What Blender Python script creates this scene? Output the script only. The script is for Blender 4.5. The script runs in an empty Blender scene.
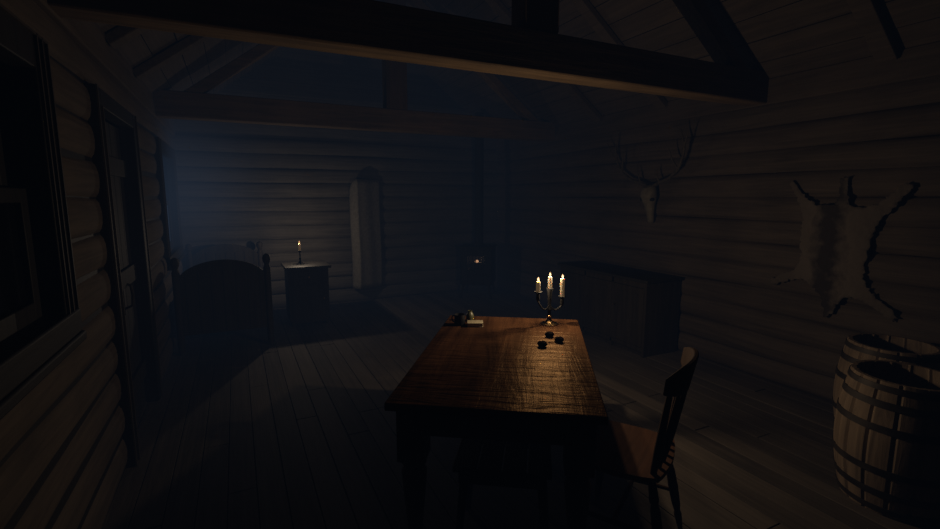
import bpy, bmesh, math, random
from mathutils import Vector, Matrix, geometry
random.seed(7)
PI = math.pi
S = bpy.context.scene
COL = S.collection

# ------------------------------------------------------------------ helpers
class MB:
    """collects shapes into one mesh"""
    def __init__(s): s.v = []; s.f = []
    def add(s, vs, fs):
        b = len(s.v); s.v += [tuple(p) for p in vs]; s.f += [tuple(i + b for i in f) for f in fs]
    def box(s, x0, x1, y0, y1, z0, z1, M=None):
        vs = [Vector(p) for p in ((x0,y0,z0),(x1,y0,z0),(x1,y1,z0),(x0,y1,z0),(x0,y0,z1),(x1,y0,z1),(x1,y1,z1),(x0,y1,z1))]
        if M: vs = [M @ p for p in vs]
        s.add(vs, ((0,3,2,1),(4,5,6,7),(0,1,5,4),(1,2,6,5),(2,3,7,6),(3,0,4,7)))
    def beam(s, a, b, w, h, up=(0,0,1)):
        """rectangular bar from a to b, w across, h along up"""
        a, b = Vector(a), Vector(b); d = (b - a).normalized(); u = Vector(up); u = (u - d * u.dot(d)).normalized(); r = d.cross(u)
        vs = []
        for p in (a, b):
            for i, j in ((-1,-1),(1,-1),(1,1),(-1,1)): vs.append(p + r * (w/2*i) + u * (h/2*j))
        s.add(vs, ((3,2,1,0),(4,5,6,7),(0,1,5,4),(1,2,6,5),(2,3,7,6),(3,0,4,7)))
    def tube(s, pts, rad, n=10, cap=True, sq=1.0, flat=None):
        pts = [Vector(p) for p in pts]; m = len(pts)
        if not hasattr(rad, '__len__'): rad = [rad] * m
        vs = []; fs = []; ref = None
        for i, p in enumerate(pts):
            d = (pts[min(i+1, m-1)] - pts[max(i-1, 0)]).normalized()
            if ref is None: ref = Vector((0,0,1)) if abs(d.z) < .9 else Vector((1,0,0))
            u = (ref - d * ref.dot(d)).normalized(); w = d.cross(u); ref = u
            for k in range(n):
                a = 2*PI*k/n; vs.append(p + (u*math.cos(a)*sq + w*math.copysign(abs(math.sin(a))**(.6 if flat and flat[1] > .51 else 1), math.sin(a))*(flat[1] if flat else 1)) * rad[i])
        for i in range(m-1):
            for k in range(n):
                k2 = (k+1) % n; fs.append((i*n+k, i*n+k2, (i+1)*n+k2, (i+1)*n+k))
        if cap: fs.append(tuple(range(n-1, -1, -1))); fs.append(tuple(range((m-1)*n, m*n)))
        s.add(vs, fs)
    def lathe(s, prof, n=24, o=(0,0,0), wob=None, close=False):
        vs = []; fs = []; m = len(prof)
        for r, z in prof:
            for k in range(n):
                a = 2*PI*k/n; q = r * (wob(k, z) if wob else 1)
                vs.append((o[0]+q*math.cos(a), o[1]+q*math.sin(a), o[2]+z))
        for i in range(m-1):
            for k in range(n):
                k2 = (k+1) % n; fs.append((i*n+k, i*n+k2, (i+1)*n+k2, (i+1)*n+k))
        if close:
            fs.append(tuple(range(n-1, -1, -1))); fs.append(tuple(range((m-1)*n, m*n)))
        s.add(vs, fs)
    def grid(s, fn, nu, nv):
        vs = [fn(i/nu, j/nv) for j in range(nv+1) for i in range(nu+1)]
        s.add(vs, [(j*(nu+1)+i, j*(nu+1)+i+1, (j+1)*(nu+1)+i+1, (j+1)*(nu+1)+i) for j in range(nv) for i in range(nu)])
    def prism(s, poly, y0, y1, T=None):
        """outline in (x,z) pushed from y0 to y1"""
        n = len(poly); T = T or (lambda x, y, z: (x, y, z))
        vs = [T(x, y0, z) for x, z in poly] + [T(x, y1, z) for x, z in poly]
        s.add(vs, [tuple(range(n)), tuple(range(2*n-1, n-1, -1))] + [(i, i+n, (i+1) % n + n, (i+1) % n) for i in range(n)])
    def build(s, name, mat, parent=None, smooth=35, bevel=0.0, seg=2, loc=None):
        me = bpy.data.meshes.new(name); me.from_pydata(s.v, [], s.f); me.update()
        bm = bmesh.new(); bm.from_mesh(me); bmesh.ops.recalc_face_normals(bm, faces=bm.faces); bm.to_mesh(me); bm.free()
        if smooth:
            for p in me.polygons: p.use_smooth = True
            me.set_sharp_from_angle(angle=math.radians(smooth))
        me.materials.append(mat)
        o = bpy.data.objects.new(name, me); COL.objects.link(o)
        if parent: o.parent = parent
        if loc: o.location = loc
        if bevel:
            b = o.modifiers.new('bevel', 'BEVEL'); b.width = bevel; b.segments = seg; b.limit_method = 'ANGLE'; b.angle_limit = math.radians(50)
        return o

def empty(name, loc=(0,0,0), rz=0.0, parent=None):
    o = bpy.data.objects.new(name, None); COL.objects.link(o); o.location = loc; o.rotation_euler = (0,0,rz); o.empty_display_size = .1
    if parent: o.parent = parent
    return o
def tag(o, label, cat, group=None, kind=None):
    o['label'] = label; o['category'] = cat
    if group: o['group'] = group
    if kind: o['kind'] = kind
    return o
def struct(o, label=None, cat=None):
    o['kind'] = 'structure'
    if label: o['label'] = label
    if cat: o['category'] = cat
    return o
def copy_tree(o, parent=None):
    c = o.copy(); COL.objects.link(c); c.parent = parent
    for ch in list(o.children): copy_tree(ch, c)
    return c

# ------------------------------------------------------------------ materials
def new_mat(name):
    m = bpy.data.materials.new(name); m.use_nodes = True; nt = m.node_tree; nt.nodes.clear()
    out = nt.nodes.new('ShaderNodeOutputMaterial'); return m, nt, out
def ramp(nt, fac, stops):
    r = nt.nodes.new('ShaderNodeValToRGB'); e = r.color_ramp.elements
    while len(e) < len(stops): e.new(.5)
    for el, (p, c) in zip(e, stops): el.position = p; el.color = (*c, 1)
    nt.links.new(fac, r.inputs['Fac']); return r.outputs['Color']
def math_n(nt, op, a, b=None):
    n = nt.nodes.new('ShaderNodeMath'); n.operation = op
    for i, v in enumerate((a, b)):
        if v is None: continue
        if isinstance(v, (int, float)): n.inputs[i].default_value = v
        else: nt.links.new(v, n.inputs[i])
    return n.outputs[0]
def wood(name, dark, light, axis=0, rough=.7, bump=.35, scale=1.0, board=None, spec=.3, streak=22, cross=0, gloss=None):
    """grain stretched along one local axis; board=(axis, width) tints each board on its own"""
    m, nt, out = new_mat(name); L = nt.links
    tc = nt.nodes.new('ShaderNodeTexCoord'); co = tc.outputs['Object']
    mp = nt.nodes.new('ShaderNodeMapping'); sc = [streak*scale]*3; sc[axis] = 1.3*scale; mp.inputs['Scale'].default_value = sc; L.new(co, mp.inputs['Vector'])
    n1 = nt.nodes.new('ShaderNodeTexNoise'); n1.inputs['Scale'].default_value = 1.0; n1.inputs['Detail'].default_value = 6; n1.inputs['Roughness'].default_value = .65; n1.inputs['Distortion'].default_value = .6
    L.new(mp.outputs[0], n1.inputs['Vector'])
    n2 = nt.nodes.new('ShaderNodeTexNoise'); n2.inputs['Scale'].default_value = 2.3*scale; n2.inputs['Detail'].default_value = 3; L.new(co, n2.inputs['Vector'])
    f = math_n(nt, 'ADD', math_n(nt, 'MULTIPLY', n1.outputs['Fac'], .75), math_n(nt, 'MULTIPLY', n2.outputs['Fac'], .35))
    if board:
        sp = nt.nodes.new('ShaderNodeSeparateXYZ'); L.new(co, sp.inputs[0])
        b = math_n(nt, 'FLOOR', math_n(nt, 'DIVIDE', sp.outputs[board[0]], board[1]))
        wn = nt.nodes.new('ShaderNodeTexWhiteNoise'); wn.noise_dimensions = '1D'; L.new(b, wn.inputs['W'])
        f = math_n(nt, 'ADD', f, math_n(nt, 'MULTIPLY', math_n(nt, 'SUBTRACT', wn.outputs['Value'], .5), .3))
    c = ramp(nt, f, ((.3, dark), (.75, light)))
    p = nt.nodes.new('ShaderNodeBsdfPrincipled'); p.inputs['Roughness'].default_value = rough; p.inputs['Specular IOR Level'].default_value = spec
    L.new(c, p.inputs['Base Color'])
    if bump:
        bp = nt.nodes.new('ShaderNodeBump'); bp.inputs['Strength'].default_value = bump; bp.inputs['Distance'].default_value = .01
        hgt = f
        if cross:                                # old saw marks and wear running across the boards
            m2 = nt.nodes.new('ShaderNodeMapping'); s2 = [26*scale]*3; s2[0] = 4*scale; m2.inputs['Scale'].default_value = s2; L.new(co, m2.inputs['Vector'])
            n3 = nt.nodes.new('ShaderNodeTexNoise'); n3.inputs['Scale'].default_value = 1; n3.inputs['Detail'].default_value = 4; n3.inputs['Distortion'].default_value = .8; L.new(m2.outputs[0], n3.inputs['Vector'])
            hgt = math_n(nt, 'ADD', f, math_n(nt, 'MULTIPLY', n3.outputs['Fac'], cross))
            L.new(math_n(nt, 'ADD', math_n(nt, 'MULTIPLY', n3.outputs['Fac'], .25), rough-.12), p.inputs['Roughness'])
        L.new(hgt, bp.inputs['Height']); L.new(bp.outputs[0], p.inputs['Normal'])
        if gloss:                                # worn wax polish with a warm sheen
            gl = nt.nodes.new('ShaderNodeBsdfGlossy'); gl.inputs['Color'].default_value = (*gloss[1], 1); gl.inputs['Roughness'].default_value = .38; L.new(bp.outputs[0], gl.inputs['Normal'])
            mx = nt.nodes.new('ShaderNodeMixShader'); mx.inputs[0].default_value = gloss[0]; L.new(p.outputs[0], mx.inputs[1]); L.new(gl.outputs[0], mx.inputs[2]); L.new(mx.outputs[0], out.inputs['Surface']); return m
    L.new(p.outputs[0], out.inputs['Surface']); return m
def plain(name, c1, c2, rough=.6, metal=0.0, scale=9.0, bump=.2, spec=.4, sss=0.0):
    m, nt, out = new_mat(name); L = nt.links
    tc = nt.nodes.new('ShaderNodeTexCoord')
    n = nt.nodes.new('ShaderNodeTexNoise'); n.inputs['Scale'].default_value = scale; n.inputs['Detail'].default_value = 5; L.new(tc.outputs['Object'], n.inputs['Vector'])
    p = nt.nodes.new('ShaderNodeBsdfPrincipled'); L.new(ramp(nt, n.outputs['Fac'], ((.3, c1), (.7, c2))), p.inputs['Base Color'])
    p.inputs['Roughness'].default_value = rough; p.inputs['Metallic'].default_value = metal; p.inputs['Specular IOR Level'].default_value = spec
    if sss:
        p.inputs['Subsurface Weight'].default_value = sss; p.inputs['Subsurface Radius'].default_value = (.03, .015, .006); p.inputs['Subsurface Scale'].default_value = .6
    if bump:
        bp = nt.nodes.new('ShaderNodeBump'); bp.inputs['Strength'].default_value = bump; bp.inputs['Distance'].default_value = .005
        L.new(n.outputs['Fac'], bp.inputs['Height']); L.new(bp.outputs[0], p.inputs['Normal'])
    L.new(p.outputs[0], out.inputs['Surface']); return m
def glow(name, col, power, see_through=True):
    m, nt, out = new_mat(name); L = nt.links
    e = nt.nodes.new('ShaderNodeEmission'); e.inputs['Color'].default_value = (*col, 1); e.inputs['Strength'].default_value = power
    if see_through:
        t = nt.nodes.new('ShaderNodeBsdfTransparent'); a = nt.nodes.new('ShaderNodeAddShader'); L.new(e.outputs[0], a.inputs[0]); L.new(t.outputs[0], a.inputs[1]); L.new(a.outputs[0], out.inputs['Surface'])
    else: L.new(e.outputs[0], out.inputs['Surface'])
    return m

M_logY = wood('log_along_room', (.037,.028,.021), (.118,.09,.067), axis=1, rough=.85, bump=.5, streak=26)
M_logX = wood('log_across_room', (.04,.036,.031), (.135,.12,.104), axis=0, rough=.85, bump=.5, streak=26)
M_floor = wood('floor_boards', (.045,.037,.03), (.12,.098,.078), axis=1, rough=.75, bump=.4, board=(0,.145), streak=30)
M_roof = wood('roof_boards', (.042,.032,.023), (.115,.086,.063), axis=1, rough=.85, bump=.4, streak=22)
M_beam = wood('beam_wood_across', (.045,.03,.017), (.2,.13,.07), axis=0, rough=.8, bump=.6)
M_beamZ = wood('beam_wood_upright', (.035,.022,.013), (.13,.08,.045), axis=2, rough=.8, bump=.6)
M_trimZ = wood('dark_trim_upright', (.006,.005,.0045), (.02,.017,.014), axis=2, rough=.6, bump=.3)
M_highlight = wood('trim_edge_highlight', (.03,.025,.02), (.075,.06,.048), axis=2, rough=.6, bump=.2)  # paler wood that paints the highlights along frame edges
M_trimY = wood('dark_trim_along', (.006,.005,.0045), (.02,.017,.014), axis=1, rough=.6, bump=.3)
M_door = wood('door_boards', (.012,.011,.01), (.04,.034,.028), axis=2, rough=.7, bump=.4)
M_table = wood('tabletop_wood', (.004,.0018,.0009), (.075,.034,.015), axis=1, rough=.5, bump=1.0, scale=.8, spec=.0, streak=14, cross=1.3, gloss=(.019, (1,.66,.36)))
M_leg = wood('table_leg_wood', (.02,.011,.006), (.07,.038,.02), axis=2, rough=.5, bump=.2)
M_chair = wood('chair_wood', (.02,.0098,.005), (.075,.036,.018), axis=2, rough=.8, bump=.2, spec=.08)
M_seat = wood('chair_seat_wood', (.045,.019,.0085), (.15,.064,.028), axis=0, rough=.75, bump=.25, spec=.08)
M_dark = wood('dark_furniture_upright', (.016,.013,.011), (.048,.039,.031), axis=2, rough=.7, bump=.3, spec=.15)
M_darkY = wood('dark_furniture_along', (.008,.007,.006), (.022,.019,.017), axis=1, rough=.6, bump=.3)
M_stave = wood('barrel_staves', (.075,.054,.037), (.3,.22,.15), axis=2, rough=.75, bump=.5, streak=24)
M_iron = plain('black_iron', (.006,.006,.006), (.016,.015,.014), rough=.7, metal=.0, spec=.25)
M_hoop = plain('barrel_hoop_iron', (.02,.017,.015), (.06,.05,.042), rough=.6, metal=.5)
M_brass = plain('tarnished_brass', (.2,.13,.06), (.45,.3,.14), rough=.3, metal=1.0, bump=.1)
M_wax = plain('candle_wax', (.05,.039,.026), (.065,.051,.034), rough=.6, scale=30, bump=.1, spec=.2, sss=.9)
_p = [n for n in M_wax.node_tree.nodes if n.type == 'BSDF_PRINCIPLED'][0]      # flame light in the wax, painted in as an even emission
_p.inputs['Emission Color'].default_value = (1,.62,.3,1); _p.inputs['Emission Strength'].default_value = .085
M_wick = plain('charred_wick', (.01,.01,.01), (.02,.02,.02), bump=0)
M_flame = glow('candle_flame', (1,.62,.3), 1.5)
M_bedflame = glow('far_candle_flame', (1,.5,.2), .5)
M_ember = glow('glowing_embers', (1,.52,.27), .7, False)
M_pane = plain('night_window_pane', (.003,.003,.004), (.005,.005,.006), rough=.15, bump=0, spec=.3)
M_hide = plain('animal_hide', (.16,.12,.09), (.33,.26,.2), rough=.95, scale=22, bump=.9, spec=.05)
M_bone = plain('old_bone', (.11,.095,.072), (.19,.165,.125), rough=.7, scale=16)
M_antler = plain('grey_antler', (.035,.029,.023), (.09,.072,.055), rough=.75, scale=25)
M_canvas = plain('pale_canvas', (.15,.135,.115), (.21,.195,.165), rough=.95, scale=30, bump=.4, spec=.05)
M_blanket = plain('dark_wool_blanket', (.018,.02,.028), (.05,.052,.065), rough=1, scale=60, bump=.5, spec=.02)
M_linen = plain('grey_linen', (.25,.24,.22), (.36,.34,.31), rough=.95, scale=40, bump=.3, spec=.05)
M_cover = plain('pale_book_cloth', (.22,.19,.13), (.34,.3,.21), rough=.7)
M_page = plain('cream_pages', (.4,.34,.24), (.5,.43,.31), rough=.8, scale=60)
M_tin = plain('dark_tin', (.012,.012,.014), (.03,.03,.033), rough=.45, metal=.5)
M_jar = plain('green_glazed_clay', (.04,.042,.02), (.09,.09,.045), rough=.4)
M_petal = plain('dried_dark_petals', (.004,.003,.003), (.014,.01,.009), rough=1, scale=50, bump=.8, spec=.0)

# ------------------------------------------------------------------ room shell
LX, RX, FY, NY = -.66, 4.08, 7.25, -1.6
WZ, EZ = 2.38, 2.56          # top of the logs, foot of the roof
RIDX, SL = (LX + RX) / 2, .75
RIDZ = EZ + (RX - RIDX) * SL
LD = .2                      # log course height

def log_rows(mb, along, spans_of, face, inward, z0, z1):
    """courses of round logs; along 'x' or 'y'; face = innermost coordinate"""
    k = 0; z = z0 + LD/2
    while z < z1 + .02:
        for a, b in spans_of(z):
            n = max(2, int((b-a)/.35)); pts = []; rr = []
            c = face - inward * ((.055 if inward > 0 and along == 'y' else .056) - random.uniform(-.004, .004))
            ph = random.uniform(0, 6)
            for i in range(n+1):
                q = a + (b-a)*i/n; dz = .007*math.sin(q*1.9+ph); dn = .004*math.sin(q*2.7+ph*2)
                pts.append((q, c+dn, z+dz) if along == 'x' else (c+dn, q, z+dz)); rr.append((.1 if inward > 0 and along == 'y' else .107) + .003*math.sin(q*1.3+ph*3))
            mb.tube(pts, rr, n=16, flat=(along, .52 if inward > 0 and along == 'y' else .5))
        z += LD; k += 1

D1 = (3.36, 4.30, 2.10)                  # door opening y0, y1, top
W1 = (1.2, 2.40, 1.13, 2.08)             # near window opening y0,y1,z0,z1
W2 = (5.75, 6.85, 1.0, 2.05)             # far window opening
def left_spans(z):
    cuts = []
    if z < D1[2]: cuts.append((D1[0]-.03, D1[1]+.03))
    if W1[2]-.06 < z < W1[3]+.06: cuts.append((W1[0]-.03, W1[1]+.03))
    if W2[2]-.06 < z < W2[3]+.06: cuts.append((W2[0]-.03, W2[1]+.03))
    cuts.sort(); out = []; a = NY
    for c0, c1 in cuts: out.append((a, c0)); a = c1
    out.append((a, FY+.15)); return out
wl = MB(); log_rows(wl, 'y', left_spans, LX, 1, 0, WZ)
def slab(mb, x0, x1, holes):
    ys = sorted({NY, FY+.2} | {h[0] for h in holes} | {h[1] for h in holes}); 
    for a, b in zip(ys, ys[1:]):
        hz = [h for h in holes if h[0] <= a and b <= h[1]]
        if not hz: mb.box(x0, x1, a, b, -.1, WZ)
        else:
            h = hz[0]
            if h[2] > 0: mb.box(x0, x1, a, b, -.1, h[2])
            mb.box(x0, x1, a, b, h[3], WZ)
slab(wl, LX-.24, LX-.06, [(D1[0], D1[1], 0, D1[2]), (W1[0], W1[1], W1[2], W1[3]), (W2[0], W2[1], W2[2], W2[3])])
wlo = struct(wl.build('wall_left', M_logY, smooth=50))
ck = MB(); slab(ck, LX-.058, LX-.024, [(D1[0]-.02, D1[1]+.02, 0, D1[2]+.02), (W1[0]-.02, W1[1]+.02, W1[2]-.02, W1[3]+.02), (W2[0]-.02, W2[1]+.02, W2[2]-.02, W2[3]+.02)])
ck.build('chinking_shade', M_trimY, wlo, smooth=0)  # fills the log grooves; its dark colour paints the shade in them
wr = MB(); log_rows(wr, 'y', lambda z: [(NY, FY+.15)], RX, -1, 0, WZ); slab(wr, RX+.06, RX+.24, [])
struct(wr.build('wall_right', M_logY, smooth=50))
wf = MB(); log_rows(wf, 'x', lambda z: [(LX-.1, RX+.1)], FY, -1, 0, WZ)
wf.box(LX-.24, RX+.24, FY+.06, FY+.24, -.1, WZ)
z = WZ                                    # gable: flat boards up to the ridge
while z < RIDZ:
    hw = (RIDZ - z)/SL + .1
    wf.box(max(LX-.2, RIDX-hw), min(RX+.2, RIDX+hw), FY+.06, FY+.2, z+.004, z+.2); z += .2
struct(wf.build('wall_far', M_logX, smooth=50))
wn = MB(); wn.box(LX-.24, RX+.24, NY-.2, NY, -.1, RIDZ+.2)
struct(wn.build('wall_near', M_logX))
fl = MB(); x = LX-.2
while x < RX+.2:
    y = NY
    while y < FY+.1:
        l = random.uniform(1.6, 3.2); e = min(y+l, FY+.1); dz = random.uniform(-.003, .001)
        fl.box(x+.002, x+.145-.002, y+.003, e-.003, -.04, dz); y = e
    x += .145
fl.box(LX-.3, RX+.3, NY-.1, FY+.2, -.12, -.03)
struct(fl.build('floor', M_floor, smooth=0, bevel=.002, seg=1))

def roof_pt(side, d, y, up):
    """point on the roof underside: d = horizontal distance from ridge, up = offset along the normal"""
    nrm = Vector((side*SL, 0, 1)).normalized()
    return Vector((RIDX + side*d, y, RIDZ - SL*d)) + nrm*up
cl = MB(); half = RX - RIDX
for side in (-1, 1):
    d = 0.0
    while d < half + .25:
        d1 = d + .17; t = random.uniform(0, .008)
        vs = [roof_pt(side, d+.003, NY, t), roof_pt(side, d1-.003, NY, t), roof_pt(side, d1-.003, FY+.2, t), roof_pt(side, d+.003, FY+.2, t),
              roof_pt(side, d+.003, NY, t+.03), roof_pt(side, d1-.003, NY, t+.03), roof_pt(side, d1-.003, FY+.2, t+.03), roof_pt(side, d+.003, FY+.2, t+.03)]
        cl.add(vs, ((0,3,2,1),(4,5,6,7),(0,1,5,4),(1,2,6,5),(2,3,7,6),(3,0,4,7))); d = d1
    vs = [roof_pt(side, -.05, NY-.2, .035), roof_pt(side, half+.45, NY-.2, .035), roof_pt(side, half+.45, FY+.3, .035), roof_pt(side, -.05, FY+.3, .035)]
    vs += [v + Vector((0,0,.06)) for v in vs]
    cl.add(vs, ((0,3,2,1),(4,5,6,7),(0,1,5,4),(1,2,6,5),(2,3,7,6),(3,0,4,7)))
struct(cl.build('ceiling', M_roof, smooth=0))
for i, (a, b) in enumerate(((LX-.2, LX+.02), (RX-.02, RX+.2))):
    t = MB(); t.box(a, b, NY, FY+.1, WZ-.01, EZ+.02); struct(t.build('trim_%d' % (i+1), M_roof, bevel=.01))

# door in the left wall
d1 = struct(empty('door_1', (LX, D1[0], 0)), 'dark plank door in the left log wall', 'door'); w = D1[1]-D1[0]
b = MB()
for i in range(6): b.box(-.10, -.065, .012+i*(w-.024)/6+.003, .012+(i+1)*(w-.024)/6-.003, .01, D1[2]-.012)
lf = b.build('door_leaf', M_door, d1, bevel=.004)
b = MB()
for zz in (.3, 1.05, 1.8): b.box(-.066, -.04, .03, w-.03, zz-.06, zz+.06)
b.build('ledge', M_door, lf, bevel=.004)
b = MB(); b.box(-.13, .025, -.1, 0, 0, D1[2]+.1); b.box(-.13, .025, w, w+.1, 0, D1[2]+.1); b.box(-.13, .025, 0, w, D1[2], D1[2]+.1)
df = b.build('door_frame', M_trimZ, d1, bevel=.006)
b = MB(); b.box(.025, .034, -.1, -.088, 0, D1[2]+.1); b.box(.025, .034, w+.088, w+.1, 0, D1[2]+.1); b.box(.025, .034, -.012, -.002, 0, D1[2]+.002); b.build('bead', M_highlight, df)  # pale strips draw the lit edges of the door frame
b = MB(); b.tube([(-.063, .54, .84), (-.02, .54, .86), (-.012, .54, .93), (-.02, .54, 1.0), (-.063, .54, 1.02)], .009, n=8)
b.box(-.066, -.058, .515, .565, .80, 1.06); b.build('door_handle', M_hoop, d1)

def window(idx, y0, y1, z0, z1, label, lit=None):
    w, h = y1-y0, z1-z0
    r = struct(empty('window_%d' % idx, (LX, y0, z0)), label, 'window')
    b = MB(); b.box(-.22, .02, -.13, 0, -.1, h+.13); b.box(-.22, .02, w, w+.13, -.1, h+.13); b.box(-.22, .02, 0, w, h, h+.13)
    wf_ = b.build('window_frame', M_trimZ, r, bevel=.005); b = MB()
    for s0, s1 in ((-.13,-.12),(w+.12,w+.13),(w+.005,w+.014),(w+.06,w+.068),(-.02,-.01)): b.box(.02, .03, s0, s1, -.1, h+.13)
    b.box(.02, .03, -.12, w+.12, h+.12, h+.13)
    b.build('bead', M_highlight, wf_)  # pale strips stand in for edge highlights on the window frame
    b = MB(); b.box(-.22, .045, -.14, w+.135, -.14, -.1); b.box(-.22, .035, -.13, w+.13, -.1, 0); b.build('window_sill', M_trimY, r, bevel=.008)
    for k, (a0, a1, xx) in enumerate(((.0, h*.53, -.075), (h*.5, h, -.125))):   # lower and upper sash
        b = MB(); b.box(xx-.02, xx+.02, 0, .065, a0, a1); b.box(xx-.02, xx+.02, w-.065, w, a0, a1)
        b.box(xx-.02, xx+.02, .065, w-.065, a0, a0+.07); b.box(xx-.02, xx+.02, .065, w-.065, a1-.055, a1)
        b.box(xx-.012, xx+.015, w/2-.014, w/2+.014, a0+.07, a1-.055)
        f = b.build('window_sash', M_trimZ, r, bevel=.004)
        b = MB(); b.box(xx-.006, xx-.002, .06, w-.06, a0+.06, a1-.05); b.build('window_pane', lit or M_pane, f)
    return r
window(1, *W1, 'dark double hung window nearest the viewer in the left log wall')

m, nt, out = new_mat('moonlit_pane'); e = nt.nodes.new('ShaderNodeEmission'); e.inputs['Color'].default_value = (.35,.55,1,1); e.inputs['Strength'].default_value = .022
pb = nt.nodes.new('ShaderNodeBsdfPrincipled'); pb.inputs['Base Color'].default_value = (.01,.012,.016,1); pb.inputs['Roughness'].default_value = .25
ad = nt.nodes.new('ShaderNodeAddShader'); nt.links.new(e.outputs[0], ad.inputs[0]); nt.links.new(pb.outputs[0], ad.inputs[1]); nt.links.new(ad.outputs[0], out.inputs['Surface'])
window(2, *W2, 'bluish moonlit window beside the bed', lit=m)

# ------------------------------------------------------------------ roof timbers
def truss(y, label):
    r = empty('roof_truss', (RIDX, y+.09, 2.38)); tag(r, label, 'roof truss', 'roof trusses')
    hw = RX - RIDX
    b = MB(); n = 10
    b.box(-hw, hw, -.09, .09, 0, .25); b.build('tie_beam', M_beam, r, bevel=.012)
    top = RIDZ - 2.38
    b = MB(); b.box(-.05, .21, -.085, .085, .25, top-.16); b.build('king_post', M_beamZ, r, bevel=.012)
    for s in (-1, 1):
        up = Vector((s*SL, 0, 1)).normalized()
        off = -.15
        a = Vector((s*(hw-.02), 0, EZ-2.38+.02*SL)) + up*off; c = Vector((s*.1, 0, top-.1*SL)) + up*off
        b = MB(); b.beam(a, c, .14, .10, up=up); b.build('principal_rafter', M_beam, r, bevel=.01)
    return r
truss(2.62, 'dark tie beam roof truss crossing just above the table')
truss(5.6, 'far roof truss with king post above the bed')
def rafter(side, y, label):
    r = MB(); hw = RX - RIDX; up = Vector((side*SL, 0, 1)).normalized()
    c = Vector((RIDX, y, EZ))
    a = Vector((side*(hw+.0), 0, 0)) + up*-.035; e = Vector((side*.12, 0, (hw-.12)*SL)) + up*-.035
    r.beam(a, e, .12, .06, up=up)
    o = r.build('rafter', M_roof, loc=c, bevel=.006); tag(o, label, 'rafter', 'common rafters under the roof boards')
for side, ys, nm in ((1, (1.80, 3.72, 4.7), 'right'), (-1, (1.75, 3.72, 4.6), 'left')):
    for y, ds in zip(ys, ('in front of the near truss', 'just behind the near truss', 'just in front of the far truss')):
        rafter(side, y, 'roof rafter on the %s slope %s' % (nm, ds))

# ------------------------------------------------------------------ table
TA = math.radians(55.7)                       # direction of the table's long axis
def tp(n, t):                                 # table frame -> room
    return Vector((n*math.sin(TA) + t*math.cos(TA), -n*math.cos(TA) + t*math.sin(TA), 0))
TZ = .735; TC = tp(-.172, 2.605); TW, TL = .923, 1.53; RZ = TA - PI/2      # local y = long axis
table = empty('dining_table', TC, RZ); tag(table, 'rough reddish brown wooden table lit by a candelabra', 'table')
b = MB(); b.box(-TW/2, TW/2, -TL/2, TL/2, TZ-.036, TZ)
b.build('tabletop', M_table, table, bevel=.004)
b = MB(); ax, ay = TW/2-.055, TL/2-.055
b.box(-ax, ax, -ay, -ay+.025, TZ-.165, TZ-.037); b.box(-ax, ax, ay-.025, ay, TZ-.165, TZ-.037)
b.box(-ax, -ax+.025, -ay+.03, ay-.03, TZ-.165, TZ-.037); b.box(ax-.025, ax, -ay+.03, ay-.03, TZ-.165, TZ-.037)
b.build('apron', M_leg, table, bevel=.003)
for sx in (-1, 1):
    for sy in (-1, 1):
        b = MB(); cx, cy = sx*(ax-.045), sy*(ay-.045)
        b.box(cx-.062, cx+.062, cy-.062, cy+.062, TZ-.29, TZ-.037)
        b.lathe([(.0,0),(.036,0),(.04,.03),(.034,.06),(.036,.12),(.052,.3),(.058,.38),(.045,.405),(.056,.42),(.056,.446)], n=16, o=(cx, cy, 0))
        b.build('leg', M_leg, table, bevel=.004)

# ------------------------------------------------------------------ candelabra and candles
CB = Vector((1.886, 2.615, TZ))
rgt = Vector((.898, -.44, 0))
cd = empty('candelabra', CB); tag(cd, 'three armed dark candelabra on a round brass foot at the table end', 'candelabra')
b = MB(); b.lathe([(0,0.001),(.062,.001),(.063,.006),(.05,.010),(.03,.018),(.018,.032),(.014,.045),(.02,.05),(.02,.058),(.012,.066)], n=32); b.build('base', M_brass, cd)
b = MB(); b.lathe([(.012,.064),(.011,.09),(.017,.10),(.017,.108),(.011,.118),(.013,.16),(.015,.2),(.017,.225),(.022,.245),(.022,.25),(.012,.252)], n=16, close=True); b.build('stem', M_iron, cd)
CAND = [(rgt*-.083 + Vector((-.03,-.05,0)), .235, .07, 'left'), (Vector((0,0,0)), .25, .078, 'middle'), (rgt*.085, .193, .122, 'right')]
for off, cz, ln, nm in CAND:
    if nm != 'middle':
        b = MB(); pts = []
        for i in range(13):
            q = i/12; pts.append((off.x*q, off.y*q, .135 - .04*math.sin(q*PI)*(1-q*.3) + (cz-.062-.135)*q*q))
        pts[-1] = (off.x, off.y, cz-.062); b.tube(pts, .006, n=8); b.build('arm', M_iron, cd)
        b = MB(); b.lathe([(.0,-.07),(.007,-.062),(.013,-.045),(.011,-.02),(.012,-.006),(.024,-.003),(.026,.003),(.02,.003),(.0195,.0)], n=20, o=(off.x, off.y, cz)); b.build('cup', M_iron, cd)
    r = empty('candle', CB + off + Vector((0,0,cz+.0025))); tag(r, {'left': 'short lit candle on the left arm of the candelabra', 'middle': 'lit candle on the tall centre stem of the candelabra', 'right': 'long lit candle on the right arm of the candelabra'}[nm], 'candle', 'candelabra candles')
    b = MB(); R0 = .0145
    b.lathe([(0,0),(R0,0),(R0*.98,ln*.4),(R0*1.03,ln*.7),(R0*.95,ln-.003),(R0*.8,ln),(R0*.45,ln-.003),(0,ln-.004)], n=18, wob=lambda k, z: 1+.03*math.sin(k*2.1+z*60)); b.build('wax', M_wax, r)
    b = MB(); b.tube([(0,0,ln-.004),(.001,0,ln+.01)], .0016, n=6); b.build('wick', M_wick, r)
    b = MB(); b.lathe([(.0,0),(.005,.004),(.007,.009),(.006,.015),(.003,.021),(.0,.027)], n=12, o=(0,0,ln+.003)); b.build('flame', M_flame, r)

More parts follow.
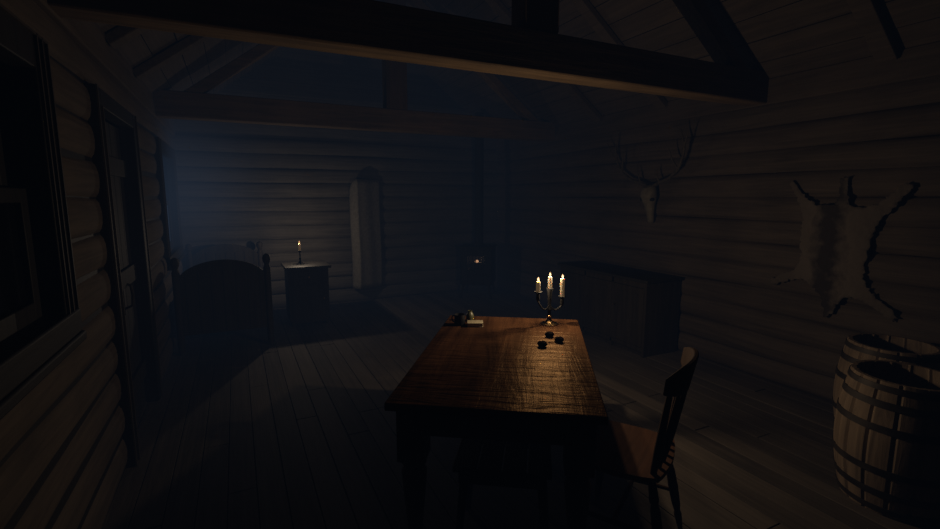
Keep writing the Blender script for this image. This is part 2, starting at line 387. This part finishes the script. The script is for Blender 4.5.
# dark sprig on the tabletop in front of the candelabra
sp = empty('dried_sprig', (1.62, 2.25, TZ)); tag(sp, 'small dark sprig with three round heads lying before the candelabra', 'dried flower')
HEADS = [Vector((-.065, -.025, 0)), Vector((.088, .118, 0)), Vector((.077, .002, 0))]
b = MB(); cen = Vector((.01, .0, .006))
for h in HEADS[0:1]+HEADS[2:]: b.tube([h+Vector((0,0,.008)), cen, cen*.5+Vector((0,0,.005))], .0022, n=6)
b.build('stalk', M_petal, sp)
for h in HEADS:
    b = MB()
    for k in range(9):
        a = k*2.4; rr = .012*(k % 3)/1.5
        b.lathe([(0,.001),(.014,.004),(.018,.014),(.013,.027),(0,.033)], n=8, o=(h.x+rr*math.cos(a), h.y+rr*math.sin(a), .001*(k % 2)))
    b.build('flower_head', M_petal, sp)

# things at the far left corner of the table
bk = empty('book', (1.41, 2.80, TZ), RZ+.15); tag(bk, 'small pale closed book at the far left of the table', 'book')
b = MB(); b.box(-.05, .05, -.04, .036, .004, .024); b.build('page_block', M_page, bk)
b = MB(); b.box(-.053, .053, -.042, .041, .0, .004); b.box(-.053, .053, -.042, .041, .024, .028); b.box(-.053, .053, .036, .041, .004, .024); b.build('cover', M_cover, bk, bevel=.001)
mg = empty('mug', (1.325, 2.865, TZ), 2.2); tag(mg, 'small black cup at the far left corner of the table', 'cup')
b = MB(); b.lathe([(0,0),(.036,0),(.038,.004),(.036,.07),(.038,.074),(.034,.074),(.033,.008),(0,.006)], n=24); b.build('cup_body', M_tin, mg)
b = MB(); b.tube([(.034,0,.06),(.055,0,.058),(.062,0,.04),(.055,0,.02),(.035,0,.015)], .004, n=8); b.build('handle', M_tin, mg)
jr = MB(); jr.lathe([(0,0),(.022,0),(.027,.01),(.028,.04),(.02,.058),(.014,.066),(.016,.074),(.012,.074),(.011,.06),(0,.058)], n=20)
tag(jr.build('small_jar', M_jar, loc=(1.435, 2.93, TZ)), 'small olive green jar standing behind the book on the table', 'jar')

# ------------------------------------------------------------------ chair (faces the table's right side) and stool
CH = Vector((1.55, 1.525, 0)); ch = empty('spindle_chair', CH, math.radians(-148)); tag(ch, 'wooden spindle back chair at the right side of the table', 'chair')
# local: +y points away from the table (towards the backrest), x along the table
b = MB()
def seat_fn(top):
    def f(u, v):
        x = (u-.5)*2; y = (v-.5)*2
        k = 1 - .12*max(0, y)**2
        rx = .225*k*(1-.05*abs(y)**4); yy = .2*y*(1 - .12*x*x*(1 if y > 0 else .3))
        z = .46 - .014*max(0, 1-x*x)*max(0, 1-y*y) if top else .43 + .006*(x*x+y*y)
        return (x*rx, yy, z)
    return f
n_ = 12
def seat_mesh(b):
    st, sb = seat_fn(True), seat_fn(False)
    base = len(b.v)
    b.grid(st, n_, n_); b.grid(sb, n_, n_)
    o = (n_+1)*(n_+1); ring = [i for i in range(n_+1)] + [(j+1)*(n_+1)-1 for j in range(1, n_+1)] + [n_*(n_+1)+i for i in range(n_-1, -1, -1)] + [j*(n_+1) for j in range(n_-1, 0, -1)]
    b.f += [(base+ring[i], base+ring[(i+1) % len(ring)], base+o+ring[(i+1) % len(ring)], base+o+ring[i]) for i in range(len(ring))]
seat_mesh(b); b.build('seat', M_seat, ch, smooth=50)
for sx in (-1, 1):
    for sy in (-1, 1):
        b = MB(); b.lathe([(1,0)], n=3) if False else None
        p0 = Vector((sx*.165, sy*.145, .44)); p1 = Vector((sx*.215, sy*(.185 if sy < 0 else .225), 0.0))
        pts = [p0.lerp(p1, q) for q in (0,.12,.2,.24,.3,.5,.7,.78,.82,.9,1)]
        b.tube(pts, [.014,.018,.02,.015,.02,.022,.019,.014,.018,.015,.011], n=10); b.build('leg', M_chair, ch)
b = MB()
for sx in (-1, 1): b.tube([(sx*.188,-.165,.2),(sx*.188,.01,.2),(sx*.19,.19,.2)], [.008,.013,.008], n=8)
b.tube([(-.188,0,.2),(0,0,.2),(.188,0,.2)], [.009,.013,.009], n=8); b.build('stretcher', M_chair, ch)
def back_pt(u, z):        # u -1..1 across, curved and leaning backwards
    q = (z-.45)/.5
    return Vector((u*(.165+.055*q), .165 + .1*q + .0*u - .055*(u*u)*(.35+.65*q), z))
b = MB()                                       # crest rail: curved board with raised ears
NU = 16; vs = []
for i in range(NU+1):
    u = -1.08 + 2.16*i/NU; top = .94 - .03*(abs(u)**3) + .0; bot = .79 + .035*abs(u)**2
    for zz, th in ((bot, 0), (top, 0), (top, .022), (bot, .022)):
        p = back_pt(u, zz); vs.append((p.x, p.y+th-.011, p.z))
fs = [(0,1,2,3), tuple(NU*4+q for q in (3,2,1,0))]
for i in range(NU):
    for q in range(4): fs.append((i*4+q, i*4+(q+1) % 4, (i+1)*4+(q+1) % 4, (i+1)*4+q))
b.add(vs, fs); b.build('crest_rail', M_chair, ch, bevel=.005)
for u in (-.95,-.57,-.19,.19,.57,.95):
    b = MB(); e = .0 if abs(u) < .9 else .004
    b.tube([back_pt(u, .445), back_pt(u, .56), back_pt(u, .68), back_pt(u, .82)], [.009+e,.012+e,.011+e,.008+e], n=8); b.build('spindle', M_chair, ch)

st = empty('wooden_stool', tp(-.135, 2.07), RZ); tag(st, 'low backless wooden stool tucked under the near end of the table', 'stool')
b = MB()
for i in range(4): b.box(-.215+i*.1075+.003, -.215+(i+1)*.1075-.003, -.2, .2, .425, .45)
b.build('seat', M_dark, st, bevel=.004)
b = MB(); b.box(-.19, .19, -.175, -.155, .36, .424); b.box(-.19, .19, .155, .175, .36, .424); b.build('seat_rail', M_dark, st, bevel=.003)
for sx in (-1, 1):
    for sy in (-1, 1):
        b = MB(); b.tube([(sx*.165, sy*.13, .424), (sx*.2, sy*.17, 0)], [.02,.016], n=10); b.build('leg', M_dark, st)

# ------------------------------------------------------------------ barrels
def barrel(loc, rz, label, H=.69, R0=.225, R1=.27):
    r = empty('barrel', loc, rz); tag(r, label, 'barrel', 'open wooden barrels by the right wall')
    NS, PER = 16, 8; n = NS*PER
    prof_o = [(R0 + (R1-R0)*math.sin(PI*(i/14)), H*i/14) for i in range(15)]
    wob = lambda k, z: 1 - (.035 if k % PER == 0 else 0) + .004*math.sin((k//PER)*12.9)
    prof = [(0,.03)] + [(R0-.02,.03)] + [(R0-.02,0.0)] + prof_o + [(q-.022, zz) for q, zz in reversed(prof_o) if zz > .12] + [(0, .12)]
    b = MB(); b.lathe(prof, n=n, wob=wob); b.build('staves', M_stave, r, smooth=30)
    for zz in (.03, .12, .24, .46, .58, .66):
        q = R0 + (R1-R0)*math.sin(PI*zz/H)
        def rr(z): return R0 + (R1-R0)*math.sin(PI*z/H)
        w_ = .034 if zz not in (.66,.03) else .028
        b = MB(); z0, z1 = max(.004, zz-w_/2), min(H-.004, zz+w_/2)
        b.lathe([(rr(z0)+.001, z0), (rr(z0)+.006, z0), (rr(z1)+.006, z1), (rr(z1)+.001, z1)], n=48); b.build('hoop', M_hoop, r)
    return r
barrel((3.07, 1.12, 0), .3, 'front open wooden barrel standing at the right edge')
barrel((3.66, 1.42, 0), .9, 'rear open wooden barrel between the front barrel and the log wall')

# ------------------------------------------------------------------ low cabinet against the right wall
CX0, CX1, CY0, CY1, CH_ = 3.58, 4.06, 3.36, 4.75, .79
cb = empty('sideboard', (CX0, CY0, 0)); tag(cb, 'long low dark wooden cabinet against the right wall under the antlers', 'cabinet')
L_ = CY1-CY0; D_ = CX1-CX0
b = MB(); b.box(.02, D_, .0, .03, .0, CH_-.03); b.box(.02, D_, L_-.03, L_, 0, CH_-.03); b.box(.02, D_, .03, L_-.03, .06, .09); b.box(D_-.02, D_, .03, L_-.03, .09, CH_-.03)
b.box(.03, .05, .03, L_-.03, 0, .06)
cw = (L_-.03)/3
for i in range(4): b.box(0, .025, .0+i*cw, .03+i*cw, 0, CH_-.03)
b.box(0, .025, .03, L_-.03, CH_-.09, CH_-.03); b.box(0, .025, .03, L_-.03, .05, .09)
b.build('carcass', M_dark, cb, bevel=.003)
b = MB(); b.box(-.03, D_, -.03, L_+.03, CH_-.03, CH_); b.build('top', M_darkY, cb, bevel=.005)
for i in range(3):
    b = MB(); a0, a1 = .034+i*cw, -.004+(i+1)*cw; z0, z1 = .094, CH_-.094
    b.box(.006, .016, a0+.05, a1-.05, z0+.06, z1-.06)
    b.box(-.002, .02, a0, a0+.055, z0, z1); b.box(-.002, .02, a1-.055, a1, z0, z1); b.box(-.002, .02, a0+.055, a1-.055, z0, z0+.065); b.box(-.002, .02, a0+.055, a1-.055, z1-.065, z1)
    dr = b.build('cabinet_door', M_dark, cb, bevel=.003)
    b = MB(); b.tube([(-.002, a1-.03, .47), (-.012, a1-.03, .47), (-.016, a1-.03, .47), (-.03, a1-.03, .47)], [.006,.007,.014,.01], n=10); b.build('knob', M_brass, dr)

# ------------------------------------------------------------------ hide and antlers on the right wall
OUT = [(2.052,1.75),(2.01,1.745),(2.0,1.62),(1.985,1.535),(1.88,1.53),(1.79,1.56),(1.70,1.655),(1.645,1.70),(1.615,1.675),(1.66,1.59),(1.75,1.47),(1.80,1.38),(1.825,1.25),(1.845,1.10),(1.84,1.0),
       (1.80,.93),(1.74,.87),(1.66,.80),(1.615,.755),(1.64,.725),(1.75,.79),(1.86,.845),(1.95,.84),(2.0,.76),(2.04,.66),(2.075,.645),(2.10,.78),(2.16,.87),(2.25,.93),(2.35,.91),(2.47,.85),(2.53,.85),(2.52,.89),(2.43,.95),(2.34,1.0),
       (2.29,1.08),(2.295,1.2),(2.31,1.32),(2.30,1.42),(2.34,1.53),(2.41,1.66),(2.44,1.71),(2.41,1.73),(2.36,1.68),(2.28,1.58),(2.2,1.54),(2.08,1.54),(2.06,1.62)]
pts = []
for i, p in enumerate(OUT):
    q = OUT[(i+1) % len(OUT)]; L0 = math.hypot(q[0]-p[0], q[1]-p[1]); k = max(1, int(L0/.016))
    for j in range(k):
        u = j/k; pts.append((p[0]+(q[0]-p[0])*u + random.uniform(-.011,.011), p[1]+(q[1]-p[1])*u + random.uniform(-.011,.011)))
nb = len(pts); edges = [(i, (i+1) % nb) for i in range(nb)]
inner = []
yy = 1.6
while yy < 2.55:
    zz = .63
    while zz < 1.77: inner.append((yy+random.uniform(-.006,.006), zz+random.uniform(-.006,.006))); zz += .03
    yy += .03
vo, eo, fo, *_ = geometry.delaunay_2d_cdt([Vector(p) for p in pts+inner], edges, [], 1, 1e-5)
b = MB(); b.add([(RX-.022-.008*math.sin(p.x*14)*math.sin(p.y*11)-random.uniform(0,.004), p.x*.975, 1.6+(p.y-1.6)*.975) for p in vo], [tuple(f) for f in fo])
m, nt, out = new_mat('hide_with_dark_back'); L = nt.links
g = nt.nodes.new('ShaderNodeNewGeometry'); s_ = nt.nodes.new('ShaderNodeSeparateXYZ'); L.new(g.outputs['Position'], s_.inputs[0])
dd = math_n(nt, 'ABSOLUTE', math_n(nt, 'SUBTRACT', s_.outputs[1], 2.05))
nz = nt.nodes.new('ShaderNodeTexNoise'); nz.inputs['Scale'].default_value = 14; nz.inputs['Detail'].default_value = 8; L.new(g.outputs['Position'], nz.inputs['Vector'])
ff = math_n(nt, 'ADD', dd, math_n(nt, 'MULTIPLY', math_n(nt, 'SUBTRACT', nz.outputs['Fac'], .5), .22))
c = ramp(nt, ff, ((.04, (.045,.037,.03)), (.13, (.145,.12,.098)), (.3, (.115,.094,.076))))
p = nt.nodes.new('ShaderNodeBsdfPrincipled'); p.inputs['Roughness'].default_value = 1; p.inputs['Specular IOR Level'].default_value = .05; L.new(c, p.inputs['Base Color'])
bp = nt.nodes.new('ShaderNodeBump'); bp.inputs['Strength'].default_value = .9; bp.inputs['Distance'].default_value = .02; L.new(nz.outputs['Fac'], bp.inputs['Height']); L.new(bp.outputs[0], p.inputs['Normal']); L.new(p.outputs[0], out.inputs['Surface'])
hd = b.build('animal_hide', m, smooth=60); so = hd.modifiers.new('thick', 'SOLIDIFY'); so.thickness = .008; so.offset = 0
tag(hd, 'stretched animal hide with spread legs pinned to the right log wall', 'hide')

sk = empty('deer_skull', (RX, 3.77, 1.32)); tag(sk, 'pale deer skull with spreading antlers hung on the right log wall', 'skull')
b = MB(); NSEC = 14; n = 18; vs = []; fs = []
PROF = [(0,.02,.02),(.015,.036,.03),(.06,.042,.036),(.12,.045,.045),(.18,.055,.06),(.24,.075,.075),(.29,.092,.085),(.33,.088,.085),(.37,.078,.08),(.4,.06,.06),(.415,.03,.03)]
for zz, wx, dp in PROF:
    for k in range(n):
        a = 2*PI*k/n; vs.append((-.03-dp*(1+math.sin(a))*.9, wx*math.cos(a), zz))
for i in range(len(PROF)-1):
    for k in range(n): fs.append((i*n+k, i*n+(k+1) % n, (i+1)*n+(k+1) % n, (i+1)*n+k))
fs += [tuple(range(n)), tuple(range(len(PROF)*n-1, (len(PROF)-1)*n-1, -1))]
b.add(vs, fs); b.build('cranium', M_bone, sk)
for s in (-1, 1):
    b = MB(); pts = []
    for i in range(9):
        a = PI*i/8; pts.append((-.11 - .03*math.sin(a), s*(.07+.012*math.sin(a)), .235+.06*(i/8)))
    b.lathe([(0,.0),(.02,.004),(.026,.02),(.02,.036),(0,.04)], n=12, o=(-.125, s*.066, .235)); b.build('eye_hollow_shade', M_iron, sk)  # black lump painting the shade inside the eye hollow
    b = MB()
    main = [(-.09, s*.05, .40), (-.10, s*.13, .43), (-.11, s*.26, .47), (-.13, s*.38, .55), (-.15, s*.45, .68), (-.17, s*.46, .80), (-.18, s*.43, .93)]
    b.tube(main, [.02,.018,.017,.016,.014,.011,.004], n=9)
    b.tube([main[3], (-.17, s*.34, .64), (-.2, s*.31, .76)], [.012,.01,.003], n=8)
    b.tube([main[4], (-.2, s*.50, .78), (-.22, s*.55, .9)], [.011,.009,.003], n=8)
    b.tube([main[1], (-.14, s*.12, .5), (-.17, s*.13, .56)], [.011,.008,.003], n=8)
    b.build('antler', M_antler, sk)

# ------------------------------------------------------------------ bed in the far left corner
BX0, BX1, BY0, BY1 = -.62, .30, 5.45, 7.13
bed = empty('bed', ((BX0+BX1)/2, (BY0+BY1)/2, 0)); tag(bed, 'dark wooden bed with an arched footboard in the far left corner', 'bed')
hw, hl = (BX1-BX0)/2, (BY1-BY0)/2
for sx in (-1, 1):
    for sy in (-1, 1):
        b = MB(); b.lathe([(0,0),(.03,0),(.034,.1),(.036,.85),(.03,.87),(.024,.89),(.036,.92),(.042,.95),(.034,.985),(.014,1.0),(0,1.005)], n=14, o=(sx*(hw-.04), sy*(hl-.04), 0)); b.build('bed_post', M_dark, bed)
for sy, nm, zt in ((-1, 'footboard', .80), (1, 'headboard', .82)):
    poly = [(-hw+.07, .2)] + [(hw-.07, .2)]
    for i in range(17):
        q = 1 - i/8; poly.append((q*(hw-.07), zt + .16*math.sqrt(max(0, 1-(q*.98)**2))**1.4))
    b = MB(); b.prism(poly, sy*(hl-.04)-.018, sy*(hl-.04)+.018); fb = b.build(nm, M_dark, bed, smooth=0, bevel=.006)
    b = MB()
    for i in range(7):
        xx = -hw+.12+i*(2*hw-.24)/6; b.box(xx-.004, xx+.004, sy*(hl-.04)-.022, sy*(hl-.04)-.0175, .22, zt+.05)
    b.build('batten', M_trimZ, fb)
for sx in (-1, 1):
    b = MB(); b.box(sx*(hw-.04)-.015, sx*(hw-.04)+.015, -hl+.08, hl-.08, .28, .46); b.build('side_rail', M_darkY, bed, bevel=.004)
b = MB(); b.box(-hw+.06, hw-.06, -hl+.07, hl-.07, .3, .33); b.build('slat_base', M_darkY, bed)
b = MB(); b.box(-hw+.07, hw-.07, -hl+.075, hl-.075,   .332, .495); mt = b.build('mattress', M_linen, bevel=.05, seg=4, loc=bed.location); tag(mt, 'grey linen mattress lying on the bed', 'mattress')
b = MB()
def bl(u, v):
    x = (u-.5)*2*(hw-.065); y = -hl+.09 + v*1.05; 
    return (x, y, .535 + .012*math.sin(u*9+v*5) + .012*math.sin(v*13+u*3) + .05*math.sin(u*PI))
b.grid(bl, 26, 30); bo = b.build('blanket', M_blanket, loc=bed.location, smooth=80); s2 = bo.modifiers.new('thick', 'SOLIDIFY'); s2.thickness = .012; s2.offset = 1; tag(bo, 'dark wool blanket spread over the foot of the bed', 'blanket')
b = MB()
def pil(s):
    def f(u, v):
        x, y = (u-.5)*2, (v-.5)*2; k = max(0, (1-abs(x)**3.2)*(1-abs(y)**3.2))**.5
        return (x*.3*(1-.06*y*y), y*.19*(1-.06*x*x), s*.075*k)
    return f
b.grid(pil(1), 16, 12); b.grid(pil(-1), 16, 12)
po = b.build('pillow', M_linen, loc=(bed.location.x+.06, BY1-0.27, .595), smooth=80); po.rotation_euler = (.3, 0, 0); tag(po, 'pale pillow at the head of the bed', 'pillow')

# ------------------------------------------------------------------ nightstand with candle
ns = empty('nightstand', (.76, 6.35, 0)); tag(ns, 'dark bedside cupboard carrying a lit candle right of the bed', 'nightstand')
b = MB(); b.box(-.24, .24, -.24, .24, .06, .72); b.box(-.22,.22,-.22,.22,.03,.06); b.build('carcass', M_dark, ns, bevel=.004)
for sx in (-1,1):
    for sy in (-1,1):
        b = MB(); b.lathe([(0,0),(.02,0),(.028,.03),(.024,.06)], n=12, o=(sx*.2, sy*.2, 0)); b.build('foot', M_dark, ns)
b = MB(); b.box(-.275, .275, -.275, .275, .72, .75); b.build('top', M_darkY, ns, bevel=.006)
b = MB(); b.box(-.205, .205, -.252, -.24, .09, .52); dr = b.build('cupboard_door', M_dark, ns, bevel=.003)
b = MB(); b.tube([(.17,-.252,.34),(.17,-.262,.34),(.17,-.278,.34)], [.006,.013,.008], n=10); b.build('knob', M_brass, dr)
b = MB(); b.box(-.205, .205, -.252, -.24, .545, .69); dw = b.build('drawer', M_dark, ns, bevel=.003)
b = MB(); b.tube([(0,-.252,.62),(0,-.262,.62),(0,-.278,.62)], [.006,.013,.008], n=10); b.build('knob', M_brass, dw)
cs = empty('candlestick', (.70, 6.38, .75)); tag(cs, 'single dark candlestick standing on the bedside cupboard', 'candlestick')
b = MB(); b.lathe([(0,.001),(.05,.001),(.052,.006),(.03,.014),(.012,.03),(.01,.06),(.016,.07),(.008,.08),(.008,.15),(.02,.165),(.024,.17),(.018,.172),(0,.171)], n=20); b.build('holder', M_iron, cs)
bc = empty('candle', (.70, 6.38, .922)); tag(bc, 'lit candle burning on the bedside candlestick', 'candle')
b = MB(); b.lathe([(0,0),(.015,0),(.015,.08),(.012,.086),(0,.084)], n=14); b.build('wax', M_wax, bc)
b = MB(); b.tube([(0,0,.083),(0,0,.096)], .0016, n=6); b.build('wick', M_wick, bc)
b = MB(); b.lathe([(.0,0),(.007,.006),(.009,.014),(.007,.023),(.0035,.032),(.0,.04)], n=12, o=(0,0,.088)); b.build('flame', M_bedflame, bc)

# pale cloth hanging on the far wall
b = MB()
def clo(u, v):
    fold = .15*((u/.2)**.6 if u < .2 else 1-(u-.2)/.8) + .004*math.sin(u*13+v*1.5)
    top = 1.86 - .16*max(0, (.12-u)/.12)**2
    return (1.53 + .46*u + .015*math.sin(v*5)*(1-v), FY-.03-fold, .22 + (top-.22)*v)
b.grid(clo, 40, 24); co = b.build('hanging_cloth', M_canvas, smooth=80); s3 = co.modifiers.new('thick', 'SOLIDIFY'); s3.thickness = .008; s3.offset = 0; tag(co, 'pale canvas cloth hanging on the far log wall', 'curtain')

# ------------------------------------------------------------------ iron stove in the far right corner
SV = Vector((3.47, 6.78, 0)); sv = empty('stove', SV, math.radians(-38)); tag(sv, 'black iron stove with a glowing grate in the far right corner', 'stove')
# local -y is the front
b = MB()
b.box(-.25,-.235,-.22,.22,.22,.80); b.box(.235,.25,-.22,.22,.22,.80); b.box(-.235,.235,.205,.22,.22,.80); b.box(-.235,.235,-.22,.205,.22,.24); b.box(-.27,.27,-.24,.24,.80,.83)
b.box(-.235,-.13,-.22,-.205,.24,.80); b.box(.13,.235,-.22,-.205,.24,.80); b.box(-.13,.13,-.22,-.205,.68,.80); b.box(-.13,.13,-.22,-.205,.24,.46)
b.build('firebox', M_iron, sv, bevel=.006)
b = MB()
for i in range(5): b.tube([(-.10+i*.05,-.214,.45),(-.10+i*.05,-.214,.69)], .006, n=8)
b.build('grate', M_iron, sv)
for sx in (-1,1):
    for sy in (-1,1):
        b = MB(); b.tube([(sx*.2,sy*.18,.225),(sx*.22,sy*.2,.12),(sx*.25,sy*.21,0)], [.025,.016,.02], n=10); b.build('leg', M_iron, sv)
b = MB(); b.lathe([(.085,.83),(.085,.86),(.07,.87),(.07,2.9)], n=24, o=(0,.06,0)); b.build('stove_pipe', M_iron, sv)
b = MB(); b.lathe([(0,0),(.05,.01),(.055,.035),(.035,.06),(0,.07)], n=14, o=(-.0,-.06,.47), wob=lambda k, z: 1+.15*math.sin(k*2.3+z*80)); b.box(-.2,.2,-.18,.18,.44,.46); b.build('ember_bed', M_ember if False else M_iron, sv)
b = MB(); b.lathe([(0,0),(.026,.008),(.03,.022),(.02,.038),(0,.045)], n=14, o=(.01,-.16,.57), wob=lambda k, z: 1+.15*math.sin(k*2.3+z*80)); eb = b.build('ember', M_ember, sv); eb['label'] = 'small glowing orange ember'
b = MB(); b.box(-.1,.12,-.185,-.12,.46,.572); b.build('charred_log', M_trimY, sv, bevel=.02)

# ------------------------------------------------------------------ lights
def point(name, loc, energy, col, rad=.012):
    l = bpy.data.lights.new(name, 'POINT'); l.energy = energy; l.color = col; l.shadow_soft_size = rad
    o = bpy.data.objects.new(name, l); o.location = loc; COL.objects.link(o); return o
WARM = (1, .74, .46)
for (off, cz, ln, nm), en in zip(CAND, (5.5, 14, 5.5)):
    point('candle_light_'+nm, CB + off + Vector((0,0,cz+ln+(.05 if nm == 'middle' else .022))), en, WARM)
point('bedside_light', (.70, 6.38, 1.05), 10.0, (1,.8,.58), .015)
point('stove_light', sv.matrix_basis @ Vector((0,-.05,.62)), .6, (1,.65,.35), .012)
# moonlight through the far window
l = bpy.data.lights.new('moonlight', 'AREA'); l.shape = 'RECTANGLE'; l.size = .9; l.size_y = .8; l.energy = .3; l.color = (.35,.55,1)
o = bpy.data.objects.new('moonlight', l); o.location = (LX+.06, (W2[0]+W2[1])/2, 1.55); o.rotation_euler = (0, math.radians(-90), 0); COL.objects.link(o)

# ------------------------------------------------------------------ night air: thin blue haze, its scattered light painted in as emission
w = bpy.data.worlds.new('night_air'); S.world = w; w.use_nodes = True; nt = w.node_tree; nt.nodes.clear(); L = nt.links
out = nt.nodes.new('ShaderNodeOutputWorld')
bg = nt.nodes.new('ShaderNodeBackground'); bg.inputs['Color'].default_value = (0,0,0,1); bg.inputs['Strength'].default_value = 0; L.new(bg.outputs[0], out.inputs['Surface'])
ab = nt.nodes.new('ShaderNodeVolumeAbsorption'); ab.inputs['Color'].default_value = (.0,.0,.0,1); ab.inputs['Density'].default_value = .06
em = nt.nodes.new('ShaderNodeEmission'); em.inputs['Color'].default_value = (.37,.58,1,1)
g = nt.nodes.new('ShaderNodeNewGeometry'); vd = nt.nodes.new('ShaderNodeVectorMath'); vd.operation = 'DISTANCE'; L.new(g.outputs['Position'], vd.inputs[0]); vd.inputs[1].default_value = (LX, 6.3, 1.6)
gs = math_n(nt, 'EXPONENT', math_n(nt, 'MULTIPLY', math_n(nt, 'MULTIPLY', vd.outputs['Value'], vd.outputs['Value']), -1.7))  # added glow by the far window imitates moonlight scattered in the haze
sx = nt.nodes.new('ShaderNodeSeparateXYZ'); L.new(g.outputs['Position'], sx.inputs[0])
mr = nt.nodes.new('ShaderNodeMapRange'); mr.interpolation_type = 'SMOOTHSTEP'; L.new(sx.outputs[1], mr.inputs['Value'])
for k_, v_ in (('From Min', 1.0), ('From Max', 5.5), ('To Min', .0007), ('To Max', .0023)): mr.inputs[k_].default_value = v_
L.new(math_n(nt, 'ADD', math_n(nt, 'MULTIPLY', gs, .026), mr.outputs['Result']), em.inputs['Strength'])
ad = nt.nodes.new('ShaderNodeAddShader'); L.new(ab.outputs[0], ad.inputs[0]); L.new(em.outputs[0], ad.inputs[1]); L.new(ad.outputs[0], out.inputs['Volume'])
w.cycles.volume_step_size = .4

# ------------------------------------------------------------------ camera
cam = bpy.data.cameras.new('camera'); co_ = bpy.data.objects.new('camera', cam); COL.objects.link(co_)
cam.sensor_width = 36; cam.lens = 475/940*36; cam.clip_start = .02
co_.location = (0, 0, 1.6); co_.rotation_euler = (math.radians(90-8.088), 0, math.radians(-26.096)); S.camera = co_
S.view_settings.view_transform = 'Standard'; S.view_settings.look = 'None'; S.view_settings.exposure = 0; S.view_settings.gamma = 1
